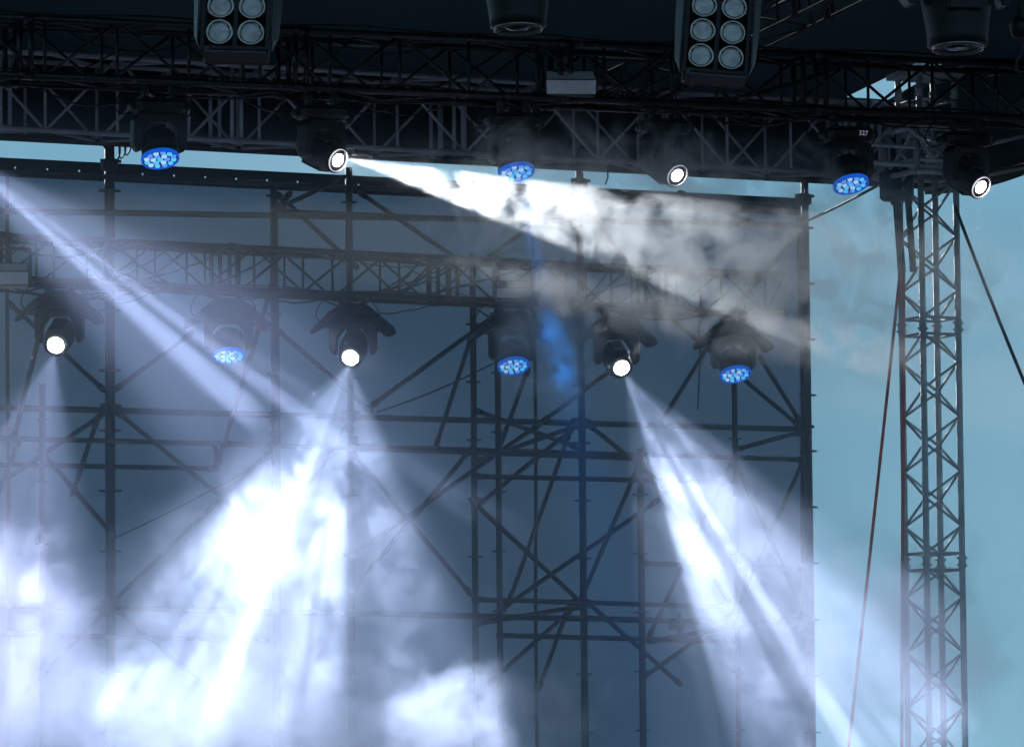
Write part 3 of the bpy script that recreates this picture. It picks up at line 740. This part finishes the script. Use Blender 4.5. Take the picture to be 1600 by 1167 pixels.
# ------------------------------------------------------------------ smoke and haze
def volmat(name, build, color=(.93, .95, 1.0), aniso=.25, step=1.0):
    m, t, out = newmat(name); N = t.nodes.new; L = t.links.new
    pv = N('ShaderNodeVolumePrincipled'); pv.inputs['Color'].default_value = color+(1,); pv.inputs['Anisotropy'].default_value = aniso
    L(pv.outputs[0], out.inputs['Volume'])
    try: m.cycles.volume_step_rate = step; m.cycles.volume_sampling = 'EQUIANGULAR'
    except Exception as e: print(e)
    if isinstance(build, (int, float)): pv.inputs['Density'].default_value = build; m.cycles.homogeneous_volume = True
    else: L(build(t), pv.inputs['Density'])
    return m
def smoke(c, rad, axes, peak, scale, lo, hi, seed, label, step=.3, stretch=(1, 1, 1), color=(.95, .97, 1.0), dist=0, edge=.35, detail=5):
    """ellipsoidal cloud with turbulent density; axes = three unit vectors"""
    def build(t):
        N = t.nodes.new; L = t.links.new
        tc = N('ShaderNodeTexCoord')
        ln = N('ShaderNodeVectorMath'); ln.operation = 'LENGTH'; L(tc.outputs['Object'], ln.inputs[0])
        fall = N('ShaderNodeMapRange'); fall.interpolation_type = 'SMOOTHSTEP'; fall.inputs[1].default_value = 1.0; fall.inputs[2].default_value = edge; fall.inputs[3].default_value = 0; fall.inputs[4].default_value = 1
        L(ln.outputs['Value'], fall.inputs[0])
        mp = N('ShaderNodeMapping'); mp.inputs['Scale'].default_value = tuple(rad[i]*stretch[i] for i in range(3)); mp.inputs['Location'].default_value = (seed*3.7, seed*1.3, seed*2.1)
        L(tc.outputs['Object'], mp.inputs[0])
        nz = N('ShaderNodeTexNoise'); nz.inputs['Scale'].default_value = scale; nz.inputs['Detail'].default_value = detail; nz.inputs['Roughness'].default_value = .70; nz.inputs['Distortion'].default_value = dist
        L(mp.outputs[0], nz.inputs['Vector'])
        # noise threshold drops towards the middle so that the rim breaks into wisps
        ad = N('ShaderNodeMath'); ad.operation = 'MULTIPLY_ADD'; L(fall.outputs[0], ad.inputs[0]); ad.inputs[1].default_value = .22; ad.inputs[2].default_value = -.16
        sm = N('ShaderNodeMath'); sm.operation = 'ADD'; L(nz.outputs[0], sm.inputs[0]); L(ad.outputs[0], sm.inputs[1])
        mr = N('ShaderNodeMapRange'); mr.inputs[1].default_value = lo; mr.inputs[2].default_value = hi; mr.inputs[3].default_value = 0; mr.inputs[4].default_value = peak
        L(sm.outputs[0], mr.inputs[0])
        mu = N('ShaderNodeMath'); mu.operation = 'MULTIPLY'; L(mr.outputs[0], mu.inputs[0]); L(fall.outputs[0], mu.inputs[1])
        return mu.outputs[0]
    m = MB()
    n = 24; rings = []
    for i in range(1, 12):
        th = math.pi*i/12; rings.append([Vector((math.sin(th)*math.cos(2*math.pi*k/n), math.sin(th)*math.sin(2*math.pi*k/n), math.cos(th)))*1.02 for k in range(n)])
    m.loft(rings)
    o = m.build('smoke', volmat('smoke_'+str(seed), build, color, step=step))
    Mx = Matrix((axes[0]*rad[0], axes[1]*rad[1], axes[2]*rad[2])).transposed().to_4x4(); Mx.translation = c
    o.matrix_world = Mx
    return tag(o, label, 'smoke', kind='stuff')
def D(px, py, dist): return CAM + ray(px, py)*dist
def ax(ang):
    a = R(ang); x = rt*math.cos(a)-up*math.sin(a); y = rt*math.sin(a)+up*math.cos(a); return (x, y, -fw)
def slab(d):      # axes of a cloud sheet lying in a beam: along it, across it in the picture, and through it
    d = d.normalized(); n = (fw - d*fw.dot(d)).normalized(); return (d, n.cross(d), n)
def along(root, d, dist, offs=(0, 0)):
    a = slab(d); return root.location + Vector((0, 0, -.44)) + a[0]*dist + a[1]*offs[0] + a[2]*offs[1]
if not globals().get('NOSMOKE'):
    d1 = vimg(50, 75)
    smoke(along(s1, d1, 3.5), (3.8, 1.1, .30), slab(d1), 1.9, 3.6, .50, .61, 1, 'white turbulent smoke drifting in the beam across the upper right of the backdrop', .05, dist=.5, detail=7, edge=.55)
    d2 = vimg(35, -18)
    smoke(along(b2, d2, 3.3), (3.0, 2.4, .6), slab(d2), .70, 2.8, .42, .66, 2, 'billowing blue-white smoke below the middle white spot', .12, dist=.7, detail=6, edge=.15)
    d3 = vimg(35, -8)
    smoke(along(b1, d3, 4.2), (2.2, 1.3, .5), slab(d3), .75, 2.4, .41, .64, 3, 'bright smoke rising in the lower left corner', .12, dist=.7, detail=6, edge=.5)
    d4 = vimg(35, 20)
    smoke(along(b2, d4, 5.2), (.8, 1.6, .6), slab(d4), 1.8, 2.8, .49, .66, 4, 'low roll of pale smoke along the bottom edge at the centre', .14, dist=0, detail=5, edge=.5)
    d5 = vimg(40, 33)
    smoke(along(b3, d5, 3.4), (3.6, 1.5, .6), slab(d5), .5, 3.0, .38, .70, 5, 'drifting smoke in the beam in front of the right side of the backdrop', .2, (.6, 1.2, 1), dist=0, detail=5, edge=.25)
    smoke(D(330, 1150, 38.4), (3.6, 1.0, .7), ax(2), 1.1, 2.8, .41, .62, 8, 'bank of pale lavender smoke rolling along the bottom edge from the left', .12, dist=0, detail=5, edge=.5)
    smoke(along(s1, vimg(50, 77), .70), (.70, .16, .16), slab(vimg(50, 77)), .35, 4.0, .36, .62, 9, 'thin bright wisp of smoke just in front of the white spot light over the backdrop', .2, dist=0, detail=5, edge=.6)
    smoke(D(1400, 1020, 39.3), (1.4, 1.4, .9), ax(0), 1.5, 1.8, .40, .68, 6, 'soft pale smoke drifting past the foot of the tower', .3)
    smoke(D(858, 530, 36.3), (.55, .72, .5), ax(-8), 4.0, 2.2, .42, .66, 7, 'small puff of smoke lit deep blue beside the middle lights', .3, dist=0, detail=5, edge=.5)
    # thin stage haze under the roof
    x0, x1 = P(-900, 600, 40).x, cxr+.25
    zt_ = P(600, 262, 33.5).z
    hz = MB(); hz.box(((x0+x1)/2, (30.8+39.9)/2, (zt_+.3)/2), (x1-x0, 9.1, zt_-.3))
    tag(hz.build('stage_haze', volmat('stage_haze', .032, (.80, .90, 1.0), .3)), 'thin haze hanging over the stage in front of the backdrop', 'haze', kind='stuff')
